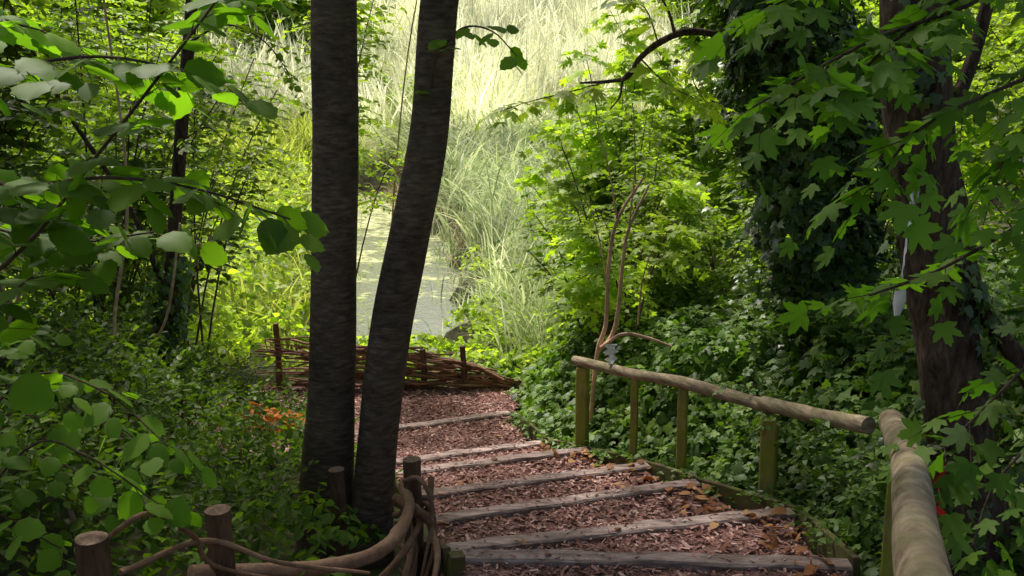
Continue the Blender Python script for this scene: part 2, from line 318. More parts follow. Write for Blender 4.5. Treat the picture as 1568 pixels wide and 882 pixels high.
# ------------------------------------------------------------- handrail
hr=empty('wooden_handrail')
posts=[(.49,6.62,.35,1.03),(.78,6.05,.45,1.13),(1.0,5.55,.5,1.22),(1.33,4.86,.65,1.30),(1.43,3.47,.9,1.70),(.78,1.75,1.3,2.1)]
wd=[.085,.045,.055,.085,.06,.07]
for k,(x,y,z0,z1) in enumerate(posts):
    mb=MB(); beam(mb,(x,y,z0),(x,y,z1),wd[k],wd[k]*.8,up=(.45,.9,0),wob=.002); mb.build('post_%d'%(k+1),[M['post']],hr,smooth=False)
mb=MB(); tube(mb,[(.44,6.70,1.06),(.78,6.05,1.155),(1.0,5.55,1.255),(1.32,4.86,1.345)],[.033,.034,.036,.036],n=26,sides=16,jit=.035); mb.build('rail_far',[M['rail']],hr)
mb=MB(); tube(mb,[(1.30,4.90,1.352),(1.42,4.5,1.43),(1.54,4.08,1.525)],[.038,.037,.038],n=20,sides=16,jit=.035); mb.build('rail_middle',[M['rail']],hr)
mb=MB(); tube(mb,[(1.415,3.52,1.74),(1.1,2.6,1.95),(.72,1.62,2.165),(.36,.6,2.39)],[.05,.046,.046,.045],n=40,sides=26,jit=.03,knots=[((.95,2.2,2.09),.03,.01),((1.2,3.0,1.9),.03,.008)]); mb.build('rail_near',[M['rail']],hr)

# ------------------------------------------------------------- trees
def crown(mb,start,n,rad,z0,z1,cx,cy,nsp,K,size,tpl=OVALW,L=.6):  # unseen leaf canopy above the frame, spread and thinned to shade the foreground
    start=np.array(start,float)
    for i in range(n):
        a=U(0,6.283); rr=rad*math.sqrt(U(.03,1)); e=np.array([cx+rr*math.cos(a),cy+rr*math.sin(a),U(z0,z1)])
        mid=start*.5+e*.5+np.array([0,0,.5])
        pts=bez(start,mid,e,6); tube(mb,pts,[.035,.01],n=10,sides=5,mi=1)
        t=U(.3,1,nsp); B=bez(start,mid,e,60)[(t*59).astype(int)]+rng.normal(0,.22,(nsp,3))
        B[:,2]=np.maximum(B[:,2],3.85+.09*np.maximum(B[:,1],0))
        az=U(0,6.28,nsp); D=np.stack([np.cos(az),np.sin(az),U(-.1,.5,nsp)],-1)
        sprays(mb,tpl,B,D,L*U(.6,1.2,nsp),K,size,.15,tw=.004)
tw=empty('twin_trunk_tree')
mb=MB()
kn=[((-.70,4.45,3.0),.03,.02),((-.71,4.46,2.42),.035,.025),((-.72,4.42,2.75),.03,.012),((-.9,4.45,1.9),.035,.012),((-.72,4.45,1.95),.03,.018),((-.86,4.43,2.5),.03,.015),((-.9,4.45,3.1),.03,.012),((-.82,4.42,1.45),.04,.015)]
tube(mb,[(-.93,4.56,.45),(-.915,4.55,.9),(-.865,4.55,1.5),(-.83,4.55,2.1),(-.80,4.55,2.7),(-.785,4.55,3.3),(-.74,4.6,4.2),(-.7,4.65,5.2)],[.165,.135,.112,.107,.104,.1,.09,.07],n=110,sides=40,jit=.014,knots=kn)
mb.build('trunk_left',[M['bark']],tw)
kn=[((-.30,4.48,3.15),.035,.03),((-.55,4.42,2.0),.04,.03),((-.62,4.45,1.75),.035,.02),((-.42,4.45,2.7),.03,.015),((-.38,4.42,2.35),.03,.015),((-.5,4.42,1.9),.04,.02)]
mb=MB(); tube(mb,[(-.70,4.5,.5),(-.68,4.5,.9),(-.635,4.5,1.36),(-.565,4.5,1.84),(-.465,4.5,2.31),(-.37,4.5,2.76),(-.315,4.5,3.33),(-.2,4.5,4.1),(0,4.6,5.2)],[.13,.105,.094,.096,.093,.088,.083,.075,.06],n=110,sides=40,jit=.014,knots=kn)
mb.build('trunk_right',[M['bark']],tw)
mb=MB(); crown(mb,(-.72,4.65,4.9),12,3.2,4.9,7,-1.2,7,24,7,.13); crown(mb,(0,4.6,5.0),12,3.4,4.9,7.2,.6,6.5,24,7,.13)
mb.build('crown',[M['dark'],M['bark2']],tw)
mb=MB()
branch(mb,[(-.31,4.45,3.12),(-.2,4.3,3.2),(-.08,4.2,3.18),(.02,4.15,3.08)],.006,.10,HI,7,K=2,L=.12,droop=.3)
branch(mb,[(-.36,4.45,2.9),(-.33,4.35,3.05),(-.3,4.3,3.1)],.005,.09,HI,2,K=2,L=.08)
mb.build('side_shoots',[M['hazel'],M['twig']],tw)
mb=MB(); tube(mb,[(-2.42,6.2,.2),(-2.36,6.2,1.0),(-2.21,6.2,1.52),(-2.11,6.2,2.15),(-2.02,6.2,2.8),(-1.92,6.2,3.45),(-1.8,6.2,4.6)],[.08,.07,.05,.043,.038,.036,.03],n=50,sides=14,mi=1,jit=.05)
tube(mb,[(-2.2,6.2,1.6),(-2.35,6.1,2.2),(-2.7,6.0,2.9),(-3.0,6,3.6)],[.02,.01],sides=8,mi=1)
crown(mb,(-1.8,6.2,4.5),12,3,4.3,6.5,-3.4,6.8,24,7,.13)
n=700; s=U(0,1,n); cP=np.stack([np.interp(s,[0,1],[-2.4,-2.15]),np.full(n,6.2),.5+s*1.4],-1); a=U(0,6.28,n); o_=np.stack([np.cos(a),np.sin(a),np.zeros(n)],-1)
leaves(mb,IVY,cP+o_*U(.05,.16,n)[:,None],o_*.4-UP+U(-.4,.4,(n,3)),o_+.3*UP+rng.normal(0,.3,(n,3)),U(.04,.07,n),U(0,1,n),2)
for b,nn in [([(-1.95,6.2,3.2),(-1.7,6.1,3.3),(-1.45,6.0,3.2),(-1.3,6,3.0)],12),([(-2.0,6.2,2.9),(-1.75,6.1,2.95),(-1.55,6.0,2.8)],9),([(-2.05,6.2,2.6),(-1.85,6.1,2.7),(-1.7,6.0,2.6)],7),([(-1.95,6.2,3.5),(-1.6,6,3.5),(-1.2,5.9,3.35)],12)]:
    branch(mb,b,.007,.06,OVALW,nn,K=7,L=.32)
mb.build('slender_tree',[M['shrub'],M['bark2'],M['ivy']])
mb=MB(); tp=[(2.2,6.5,.3),(2.15,6.5,1.2),(2.02,6.45,2.0),(1.85,6.4,2.8),(1.6,6.4,3.6),(1.5,6.4,4.8)]
tube(mb,tp,[.2,.16,.15,.14,.12,.09],n=40,sides=14,mi=1,jit=.05)
CL=catmull(tp,200)
n=9000; s=U(0,.93,n)**.9; c=CL[(s*199).astype(int)]; a=U(0,6.28,n); zz=c[:,2]
lump=.30+.10*np.sin(a*2+zz*3.1)+.09*np.sin(a*3-zz*5.3+1)+.05*np.sin(zz*11+a)
o_=np.stack([np.cos(a),np.sin(a),np.zeros(n)],-1)
P=c+o_*(lump*np.interp(zz,[.5,1.4,2,3,4],[1.2,1.0,1.1,1.35,1.45])*U(.72,1.08,n))[:,None]
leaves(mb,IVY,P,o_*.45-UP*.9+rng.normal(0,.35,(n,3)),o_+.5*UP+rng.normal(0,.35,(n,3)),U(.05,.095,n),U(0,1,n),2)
nn=520; s=U(.15,.93,nn); c=CL[(s*199).astype(int)]; a=U(0,6.28,nn); o_=np.stack([np.cos(a),np.sin(a),U(-.3,.5,nn)],-1)
sprays(mb,IVY,c+o_*.28,o_,U(.15,.42,nn),6,.075,.6,mi=2)
crown(mb,(1.5,6.4,4.7),12,3.2,4.6,6.8,2.6,7.5,22,7,.13)
tube(mb,[(1.6,6.3,3.15),(1.3,6.3,3.24),(1.08,6.3,3.27),(.9,6.3,3.2),(.78,6.3,3.1),(.72,6.3,3.0),(.60,6.3,2.97),(.42,6.3,2.96)],[.03,.024,.022,.02,.018,.016,.011,.006],n=50,sides=9,mi=1,jit=.09)
tube(mb,[(.74,6.3,3.04),(.68,6.25,2.98),(.66,6.2,2.88),(.6,6.2,2.8)],[.012,.004],sides=6,mi=1)
tube(mb,[(1.0,6.3,3.25),(.95,6.3,3.4),(.85,6.3,3.55)],[.012,.004],sides=6,mi=1)
for b,nn in [([(.9,6.3,3.2),(.8,6.2,3.4),(.65,6.1,3.45)],6),([(.8,6.3,3.1),(.95,6.2,2.95),(1.15,6.1,2.85)],6),([(1.2,6.3,3.2),(1.1,6.2,3.0),(1.2,6.1,2.8)],6),([(.6,6.3,2.97),(.4,6.2,2.92),(.1,6.1,2.85),(-.05,6.1,2.8)],10)]:
    branch(mb,b,.006,.09,MAP,nn,K=4,L=.2,mi=3)
mb.build('ivy_clad_tree',[M['dark'],M['bark2'],M['ivy'],M['lime']])
mt=MB()
tpm=[(1.9,3.5,.6),(1.80,3.5,1.15),(1.66,3.5,1.7),(1.57,3.5,2.1),(1.50,3.5,2.4),(1.41,3.5,2.85),(1.36,3.5,3.3),(1.3,3.6,4.5)]
tube(mt,tpm,[.17,.135,.118,.112,.112,.115,.118,.09],n=90,sides=30,mi=1,jit=.025,knots=[((1.3,3.45,3.0),.05,.03),((1.5,3.4,2.0),.05,.03)])
tube(mt,[(1.46,3.5,2.85),(1.56,3.48,2.6),(1.62,3.48,2.35),(1.71,3.48,2.15),(1.88,3.48,1.94),(2.1,3.5,1.6)],[.035,.03,.03,.032,.038,.045],n=40,sides=10,mi=1,jit=.05)
tube(mt,[(1.42,3.5,2.75),(1.55,3.55,2.9),(1.65,3.6,3.2),(1.7,3.6,3.7)],[.03,.02],sides=8,mi=1)
CM=catmull(tpm,200); n=1500; s=U(0.02,.85,n); c=CM[(s*199).astype(int)]; a=U(0,6.28,n); k=(np.sin(a*2+c[:,2]*4)+.8*np.sin(c[:,2]*7+a))>.55; c=c[k];a=a[k];n=len(a)
o_=np.stack([np.cos(a),np.sin(a),np.zeros(n)],-1)
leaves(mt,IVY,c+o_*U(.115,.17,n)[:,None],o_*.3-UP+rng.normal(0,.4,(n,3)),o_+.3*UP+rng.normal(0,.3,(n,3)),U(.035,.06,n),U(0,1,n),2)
nn=70; s=U(.0,.3,nn); c=CM[(s*199).astype(int)]; a=U(0,6.28,nn); o_=np.stack([np.cos(a),np.sin(a),U(-.1,.6,nn)],-1)
sprays(mt,IVY,c+o_*.12,o_,U(.12,.28,nn),6,.06,.5,mi=2)
crown(mt,(1.3,3.6,4.4),12,3.2,4.3,6.5,1.4,3.8,18,7,.13)
for b,nn in [([(1.7,3.0,3.45),(1.2,2.6,3.2),(.85,2.45,3.08),(.56,2.35,2.93)],20),([(1.75,2.9,3.1),(1.3,2.55,3.0),(1.0,2.45,2.88),(.88,2.4,2.75)],15),
    ([(1.8,2.9,2.8),(1.4,2.6,2.66),(1.1,2.5,2.52),(.9,2.45,2.46)],9),([(1.9,2.9,2.5),(1.5,2.6,2.35),(1.25,2.5,2.15),(1.12,2.45,2.05)],10),
    ([(1.5,2.8,3.6),(1.1,2.6,3.4),(.8,2.5,3.25),(.6,2.5,3.15)],16),([(1.9,2.8,3.2),(1.5,2.6,3.1),(1.3,2.5,2.9),(1.2,2.5,2.75)],13),([(2.0,3.1,2.2),(1.6,2.8,2.0),(1.4,2.7,1.85),(1.3,2.6,1.7)],10),([(1.5,2.8,3.5),(1.2,2.6,3.25),(.95,2.5,3.1),(.8,2.5,2.95)],12)]:
    branch(mt,b,.007,.08,MAP,nn,K=4,L=.2,droop=.35,flat=.45)
mt.build('maple_tree',[M['maple'],M['bark2'],M['ivy']])
for nm,(x,y) in [('unseen_shade_tree',(-3.2,-1.5)),('unseen_shade_tree.001',(3.4,-.6)),('unseen_shade_tree.002',(-5.2,4.2)),('unseen_shade_tree.003',(5,6.2))]:  # trees out of view, added to fill out the shading canopy
    mb=MB(); z=float(g(x,y)); tube(mb,[(x,y,z-.2),(x+.05,y,z+1.2),(x,y+.1,z+3),(x+.1,y,z+4.6)],[.2,.15,.13,.09],n=30,sides=16,mi=1,jit=.03)
    crown(mb,(x+.1,y,z+4.2),12,3.0,4.8,7.2,x*.9,y,17,7,.14)
    mb.build(nm,[M['dark'],M['bark2']])

# ------------------------------------------------------------- hazel (near left)
mb=MB()
tube(mb,[(-1.75,2.3,1.2),(-1.7,2.3,2.0),(-1.55,2.25,2.6),(-1.45,2.3,3.3)],[.025,.02,.014],n=20,sides=8,mi=1)
for b,nn in [([(-1.6,2.25,2.35),(-1.08,2.05,2.6),(-.86,2.1,2.85),(-.66,2.1,3.08),(-.52,2.1,3.25)],20),
    ([(-1.55,2.2,2.55),(-1.1,2.05,2.74),(-.85,2.0,2.80),(-.64,2.0,2.78),(-.46,2.05,2.71)],19),
    ([(-1.5,2.2,2.9),(-1.1,2.1,3.0),(-.85,2.1,3.04),(-.66,2.2,3.0)],18),([(-1.45,2.4,3.3),(-.95,2.3,3.3),(-.62,2.3,3.2)],18),
    ([(-1.6,2.1,2.3),(-1.2,2.0,2.45),(-.98,2.0,2.6)],10),([(-1.5,2.3,2.8),(-1.2,2.2,2.8),(-1.0,2.15,2.7)],12),
    ([(-1.6,2.5,2.7),(-1.3,2.4,2.65),(-1.05,2.3,2.62),(-.8,2.2,2.66)],16),([(-1.6,2.5,3.1),(-1.3,2.4,3.15),(-1.05,2.3,3.1)],14),([(-1.7,2.3,2.2),(-1.3,2.1,2.3),(-1.1,2.05,2.35)],8)]:
    branch(mb,b,.0055,.1,HI,nn,K=3,L=.14,droop=.25,flat=.42)
mb.build('hazel_shrub',[M['hazel'],M['twig']])
mb=MB()
for b,nn in [([(-1.8,2.8,1.7),(-1.4,2.7,2.15),(-1.15,2.65,2.15),(-.95,2.6,2.0)],12),([(-1.8,2.8,1.5),(-1.4,2.7,1.95),(-1.2,2.65,1.95),(-1.0,2.65,1.8)],10),([(-1.8,2.7,1.5),(-1.5,2.6,1.8),(-1.25,2.55,1.72)],7),([(-2,3.2,1.3),(-1.6,3.1,1.75),(-1.3,3,1.7)],7),([(-2.,3.6,1.3),(-1.6,3.6,1.7),(-1.3,3.5,1.6)],6),([(-2.,3.,1.6),(-1.6,2.9,2.2),(-1.4,2.8,2.25)],9)]:
    branch(mb,b,.005,.095,HI,nn,K=3,L=.14,droop=.3,flat=.45)
mb.build('bramble_bush',[M['hazel'],M['twig']])

# ------------------------------------------------------------- left shrubs
def mk(name,mats,lst):
    mb=MB()
    for a in lst: shrub(mb,*a[:-1],**a[-1])
    mb.build(name,[M[q] for q in mats])
G=lambda x,y,dz=0:(x,y,float(g(x,y))+dz)
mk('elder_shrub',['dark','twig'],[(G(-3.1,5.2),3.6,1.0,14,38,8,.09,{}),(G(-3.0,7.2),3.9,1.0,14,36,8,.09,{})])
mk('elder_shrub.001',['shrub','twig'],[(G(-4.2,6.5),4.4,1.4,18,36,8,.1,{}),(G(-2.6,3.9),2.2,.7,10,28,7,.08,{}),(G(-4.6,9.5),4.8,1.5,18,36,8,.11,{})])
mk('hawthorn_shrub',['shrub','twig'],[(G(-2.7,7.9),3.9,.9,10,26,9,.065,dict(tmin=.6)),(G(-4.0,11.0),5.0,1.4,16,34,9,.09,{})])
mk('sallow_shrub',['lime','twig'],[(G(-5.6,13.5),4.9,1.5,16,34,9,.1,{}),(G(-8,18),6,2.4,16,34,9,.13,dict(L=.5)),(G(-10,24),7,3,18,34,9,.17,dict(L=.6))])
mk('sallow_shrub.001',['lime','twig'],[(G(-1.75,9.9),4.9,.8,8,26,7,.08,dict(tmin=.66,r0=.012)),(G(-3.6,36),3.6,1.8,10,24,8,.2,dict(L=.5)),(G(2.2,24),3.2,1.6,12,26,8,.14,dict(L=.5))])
mb=MB()
for p in [[(-2.6,4.6,.8),(-2.5,4.6,1.6),(-2.3,4.6,2.1),(-2.35,4.5,2.6)],[(-2.1,5.2,.7),(-2.15,5.2,1.6),(-2.05,5.3,2.4),(-2.1,5.3,3.5)],[(-2.2,5,.7),(-2.3,5,1.3),(-2.6,5,1.9),(-2.8,5,2.4)],[(-1.9,5.5,.7),(-2.1,5.5,1.3),(-1.95,5.5,1.7),(-1.85,5.5,2.2)],[(-2.0,4.3,.8),(-2.15,4.3,1.5),(-2.3,4.2,1.9)],
          [(-1.3,9.9,0.),(-1.2,9.9,1.6),(-1.0,9.8,3.2),(-.7,9.8,4.6)]]:
    tube(mb,p,[.012,.006],sides=6,mi=0,r=U(0,1),jit=.05)
mb.build('bare_saplings',[M['pink']])

# ------------------------------------------------------------- right shrubs
mk('dogwood_shrub',['shrub','twig'],[(G(1.0,8.6),2.5,.85,18,30,8,.075,dict(tmin=.15)),(G(2.0,9.0),2.9,1.1,18,34,8,.08,{}),(G(1.2,10.4),3.1,1.0,18,34,8,.08,{})])
mk('dogwood_shrub.001',['shrub','twig'],[(G(3.2,8.6),2.8,1.1,18,32,8,.08,{}),(G(3.4,11),3.8,1.5,20,34,8,.1,{}),(G(4.6,8.0),3.2,1.2,14,30,8,.09,{})])
mk('field_maple_shrub',['lime','twig'],[(G(1.4,11.8),4.0,1.2,18,36,7,.11,dict(tpl=MAP)),(G(2.9,13.5),5.4,1.8,20,38,7,.13,dict(tpl=MAP)),(G(.9,7.9),2.8,.8,9,16,6,.085,dict(tpl=MAP,tmin=.72))])
mk('hawthorn_shrub.001',['lime','twig'],[(G(5.5,13),5.6,2,18,34,8,.12,{}),(G(6,9.5),4.8,1.6,16,30,8,.1,{}),(G(5.0,17),6,2.0,18,34,8,.14,{}),(G(9,15),6.5,3,18,34,8,.17,dict(L=.6))])
mk('beech_saplings',['shrub','twig'],[(G(3.6,5.2),3.6,1.1,14,24,8,.085,{}),(G(3.0,3.6),2.6,.8,10,20,8,.08,{})])
mb=MB()
for p,r in [([(.56,6.75,.6),(.60,6.75,1.1),(.655,6.75,1.31),(.668,6.75,1.73),(.72,6.75,2.04),(.89,6.75,2.33)],[.017,.015,.009]),([(.60,6.75,1.1),(.72,6.75,1.28),(.765,6.75,1.75),(.80,6.75,1.98),(.93,6.75,2.28)],[.017,.013,.008]),([(.72,6.75,2.04),(.65,6.75,2.4),(.54,6.75,2.75)],[.007,.003]),
    ([(.62,6.7,1.15),(.76,6.65,1.26),(.92,6.6,1.25),(1.09,6.55,1.2)],[.014,.012,.008]),([(.80,6.75,1.98),(.83,6.75,2.4),(.81,6.75,2.8)],[.006,.003]),([(.88,6.75,1.3),(.9,6.75,1.6),(.95,6.75,1.8)],[.007,.004]),([(.67,6.75,1.5),(.6,6.75,1.9),(.48,6.75,2.3)],[.006,.003])]:
    tube(mb,p,r,n=30,sides=8,jit=.05,r=.7)
mb.build('forked_sapling',[M['pink']])

# ------------------------------------------------------------- ground ivy & undergrowth
def edgeR(y): return np.interp(y,[c[1] for c in SR],[c[0] for c in SR])
def edgeL(y): return np.interp(y,[c[1] for c in SL],[c[0] for c in SL])
def cover(mb,n,x0,x1,y0,y1,env,ok,tpl,size,mi=0,flat=.5,layers=(.55,1)):
    x=U(x0,x1,n);y=U(y0,y1,n); k=ok(x,y); x=x[k];y=y[k]; h=env(x,y); n=len(x)
    e=.03; gx=(env(x+e,y)+g(x+e,y)-h-g(x,y))/e; gy=(env(x,y+e)+g(x,y+e)-h-g(x,y))/e
    Nn=nrm(np.stack([-gx,-gy,np.ones(n)],-1))
    P=np.stack([x,y,g(x,y)+h*U(*layers,n)+U(-.03,.05,n)],-1)
    az=U(0,6.28,n); T=np.stack([np.cos(az),np.sin(az),-.3*np.ones(n)],-1)-.6*np.stack([gx,gy,np.abs(gx)+np.abs(gy)],-1)*.4
    leaves(mb,tpl,P,T,Nn+rng.normal(0,flat,(n,3))+.4*UP,U(*size,n),U(0,1,n),mi)
bum=lambda x,y:.5+.5*np.sin(x*4.3+1.7*np.sin(y*2.9))*np.sin(y*3.7+1.3*np.sin(x*3.1))
def envR(x,y):
    d=x-edgeR(y)-.12; return np.clip(.12+.95*np.clip(d,0,.9)+.3*(bum(x,y)-.3)*np.clip(d*3,0,1),.05,1.5)*np.interp(y,[3,4.2,9,12],[.75,1,1,.5])
mb=MB(); okR=lambda x,y:(x>edgeR(y)+.09+.05*np.sin(y*9))
cover(mb,24000,.0,4.6,3.2,9.5,envR,okR,IVY,(.045,.1),flat=.4,layers=(.72,1.04))
cover(mb,6000,.0,4.6,3.2,9.5,envR,okR,IVY,(.045,.08),flat=.6,layers=(.2,.9))
n=700; y=U(3.9,8.5,n); x=edgeR(y)+U(.25,1.9,n); az=U(0,6.28,n)
sprays(mb,IVY,np.stack([x,y,g(x,y)+envR(x,y)],-1),np.stack([np.cos(az)-.3,np.sin(az)-.2,U(0,1.2,n)],-1),U(.1,.36,n),6,.07,.4,tw=.002)
n=90; y=U(3.75,5.0,n); x=edgeR(y)+U(.1,.3,n)
sprays(mb,IVL,np.stack([x,y,U(1.2,1.45,n)],-1),np.stack([U(-1,.6,n),U(-1,1,n),U(-.2,.8,n)],-1),U(.08,.2,n),6,.045,.3,tw=.002)
n=150; y=U(3.9,8,n); x=edgeR(y)+U(.06,.16,n)
sprays(mb,IVL,np.stack([x,y,np.interp(y,[c[1] for c in SR],SZ)+.0],-1),np.stack([U(-1,.1,n),U(-1,1,n),U(.1,.8,n)],-1),U(.06,.2,n),6,.045,.4,tw=.002)
mb.build('ground_ivy',[M['ivy2'],M['twig']])
def envL(x,y):
    d=edgeL(y)-x-.3; return np.clip(.15+.5*np.clip(d,0,1.2)+.22*bum(x,y),.05,1.2)*np.interp(y,[2,3.5,7,8.5],[.5,.9,1,.25])
okL=lambda x,y:(x<edgeL(y)-.15-.3*ss((4.8-y)/1.2))&~((y>7.2)&(y<9.1)&(x>-3.3))
mb=MB(); cover(mb,30000,-5,-.2,2.2,9.0,envL,okL,OVAL,(.03,.07),flat=.6,layers=(.6,1.05))
n=1700; x=U(-4.2,-1.0,n); y=U(3,8,n); k=okL(x,y)&(np.hypot(x+.9,y-4.5)>.35)&(np.hypot(x+1.4,y-5.4)>.35); x=x[k];y=y[k]; n=len(x); az=U(0,6.28,n)
sprays(mb,OVAL,np.stack([x,y,g(x,y)+envL(x,y)*.9],-1),np.stack([np.cos(az)*.6,np.sin(az)*.6,U(.4,1.4,n)],-1),U(.15,.42,n),9,.055,.25,tw=.002)
mb.build('nettle_undergrowth',[M['under'],M['twig']])
mb=MB(); envB=lambda x,y:.06+.2*bum(x,y)
cover(mb,4500,-.9,.9,8.95,9.7,envB,lambda x,y:(y>9.15-.12*x)|(x>.15),IVY,(.05,.09))
cover(mb,3500,-.1,.9,7.6,9.6,lambda x,y:.15+.6*np.clip(x-.2,0,.6)+.2*bum(x,y),lambda x,y:x>.12,IVY,(.05,.09))
mb.build('ivy_patch',[M['under']])
mb=MB(); cover(mb,8500,-7,2,9.35,12.6,lambda x,y:(.14+.3*bum(x,y))*np.interp(x,[-2.6,-2,0,.6],[1.6,.8,.7,1.5]),lambda x,y:(y>9.5)&((y<11.2)|(x<xl(y))|(x>xb(y)+.1)),OVALW,(.05,.11))
cover(mb,5000,-1.2,2.4,10.6,17,lambda x,y:.15+.4*bum(x*.8,y*.8),lambda x,y:(x>xb(y)-.1),OVALW,(.05,.10))
mb.build('bankside_plants',[M['lime']])

# ------------------------------------------------------------- wattle fences
wf=empty('wattle_fence')
for k,(x,y,z0,z1,r) in enumerate([(-.424,3.96,.7,1.42,.04),(-.777,4.14,.6,1.3,.036),(-.917,2.89,.8,1.68,.042),(-1.10,2.41,.9,1.82,.045)]):
    mb=MB(); tube(mb,[(x,y,z0),(x+.004,y,(z0+z1)/2),(x,y,z1)],[r*1.02,r,r*.96],n=12,sides=16,jit=.04,cap_mi=1); mb.build('stake_%d'%(k+1),[M['stake'],M['stakecut']],wf)
mb=MB()
ctl=np.array([(-1.14,2.3,1.62),(-.99,2.82,1.5),(-.62,3.2,1.33),(-.47,3.5,1.26),(-.42,3.8,1.27),(-.47,4.02,1.28)])
tube(mb,ctl[1:],[.024,.027,.026,.022,.02],n=50,sides=12,jit=.06,r=.9,knots=[((-.62,3.18,1.35),.03,.008),((-.46,3.6,1.28),.025,.008)])
for k in range(12):
    dz=-.045*(k+1)*U(.8,1.1); c=ctl+np.array([0,0,dz])+U(-.04,.04,(6,3)); r=U(.009,.02)
    if k%2: c=c[1:]+U(-.02,.05,3)*np.array([1,0,0])
    tube(mb,c,[r,r*.9,r*.7],n=44,sides=8,jit=.09,r=U(0,1))
for c,r in [([(-.35,4.05,1.30),(-.345,3.9,1.16),(-.30,3.7,1.1),(-.33,3.5,1.0),(-.36,3.3,.95)],.014),([(-.5,4.05,1.2),(-.40,3.85,1.24),(-.33,3.83,1.19)],.024),([(-.52,4.1,1.1),(-.36,3.95,1.22),(-.33,3.9,1.05),(-.38,3.6,.95)],.012),
            ([(-.3,3.95,1.05),(-.28,3.75,1.0),(-.34,3.5,1.05),(-.4,3.3,.98)],.013),([(-.46,3.95,1.33),(-.38,3.88,1.36),(-.33,3.86,1.22),(-.37,3.7,1.0)],.010),([(-1.12,2.5,1.76),(-1.02,2.6,1.80),(-.95,2.75,1.66),(-.9,2.82,1.52),(-.6,3.1,1.3)],.008),([(-1.05,2.45,1.7),(-.93,2.8,1.62),(-.75,2.95,1.47),(-.5,3.2,1.3)],.009)]:
    tube(mb,c,[r,r,r*.7],n=30,sides=9,jit=.08,r=U(.3,1))
mb.build('woven_rods',[M['wattle']],wf)
mb=MB(); beam(mb,(-.22,3.62,.85),(-.22,3.62,1.16),.06,.06,up=(1,.3,0)); mb.build('corner_peg',[M['board']],wf,smooth=False)
wf2=empty('wattle_fence.001')
PX=[(-2.25,9.2),(-1.7,9.18),(-1.2,9.15),(-.85,9.15),(-.47,9.12),(0.05,9.1)]
for k,(x,y) in enumerate(PX):
    mb=MB(); top=[.7,.52,.46,.46,.5,.17][k]; tube(mb,[(x,y,-.1),(x+.01,y,top/2),(x,y,top)],[.033,.03,.027],n=8,sides=10,jit=.04); mb.build('stake_%d'%(k+1),[M['stake']],wf2)
mb=MB()
for k in range(36):
    z=.07+k*.0108+U(-.025,.025); s=1 if k%2 else -1; c=[]
    a=U(-2.5,-1.9); b=U(-.15,.32) if k<28 else U(-.9,-.2)
    for q,x in enumerate(np.linspace(a,b,9)): c.append((x,9.16+s*.05*math.cos(q*1.6)+U(-.03,.03),z*np.interp(x,[-2.4,-1.2,-.4,.2],[1.2,1.08,.82,.3])+U(-.03,.03)))
    r=U(.009,.018); tube(mb,c,[r*.7,r,r*.8],n=34,sides=6,jit=.07,r=U(0,1))
mb.build('woven_rods',[M['wattle']],wf2)

# ------------------------------------------------------------- reeds, grasses
def blades(mb,x,y,H,w,bend,r,mi=0,lean=None,z0=None):
    n=len(x); z=g(x,y) if z0 is None else z0; az=U(0,6.28,n) if lean is None else lean
    D=np.stack([np.cos(az),np.sin(az),np.zeros(n)],-1); wa=U(0,3.14,n); W=np.stack([np.cos(wa),np.sin(wa),np.zeros(n)],-1)
    s=np.array([0,.25,.5,.75,1.]); ww=np.array([.8,1,.85,.55,.05])
    C=np.stack([x,y,z],-1)[:,None]+D[:,None]*(H*bend)[:,None,None]*(s**2)[None,:,None]
    C[...,2]+=H[:,None]*(s-.55*(bend[:,None]*1.1)*s**3)
    V=np.stack([C-W[:,None]*(w[:,None]*ww)[...,None],C+W[:,None]*(w[:,None]*ww)[...,None]],2).reshape(-1,3)
    f=np.array([[i*2,i*2+1,i*2+3,i*2+2] for i in range(4)]); mb.add(V,[(f[None]+(np.arange(n)*10)[:,None,None]).reshape(-1,4)],np.repeat(r,10),mi)
def clumps(mb,nc,per,x0,x1,y0,y1,ok,H,w,bend,sp=.3,mi=0,rr=(0,1),ls=.9):
    cx=U(x0,x1,nc);cy=U(y0,y1,nc);k=ok(cx,cy);cx=cx[k];cy=cy[k];nc=len(cx);n=nc*per
    x=np.repeat(cx,per)+rng.normal(0,sp,n);y=np.repeat(cy,per)+rng.normal(0,sp,n); cl=np.repeat(U(0,6.28,nc),per)
    blades(mb,x,y,U(*H,n)*np.repeat(U(.6,1.2,nc),per),U(*w,n),U(*bend,n),U(rr[0],rr[1],n)*.4+np.repeat(U(0,.6,nc),per),mi,z0=np.maximum(g(x,y),-.6),lean=cl+rng.normal(0,ls,n))
mb=MB()
clumps(mb,280,30,-.9,6,11.4,20,lambda x,y:x>xb(y)+.35,(.8,1.9),(.009,.02),(.15,.9),.2)
clumps(mb,250,30,-3.2,7,19,32,lambda x,y:x>xb(y)+.25,(1.2,2.4),(.014,.034),(.3,1.1),.25,ls=.6)
clumps(mb,70,26,-4.6,1.5,29,35,lambda x,y:x>xb(y)+.0,(1.6,2.8),(.03,.055),(.4,1.1),.35,ls=.5)
mb.build('reed_bed',[M['reed']])
mb=MB(); clumps(mb,1050,26,-17,17,33,57,lambda x,y:y>0,(2.2,4.4),(.025,.06),(.05,.7),.45,ls=.5)
clumps(mb,300,26,-22,22,57,70,lambda x,y:y>0,(3,5),(.05,.1),(.1,.8),.8); mb.build('pale_reed_bed',[M['reedw']])
mb=MB(); clumps(mb,60,26,-6,0,27.5,33,lambda x,y:(x>xb(y)-.8),(.5,1.2),(.015,.03),(.5,1.2),.4)
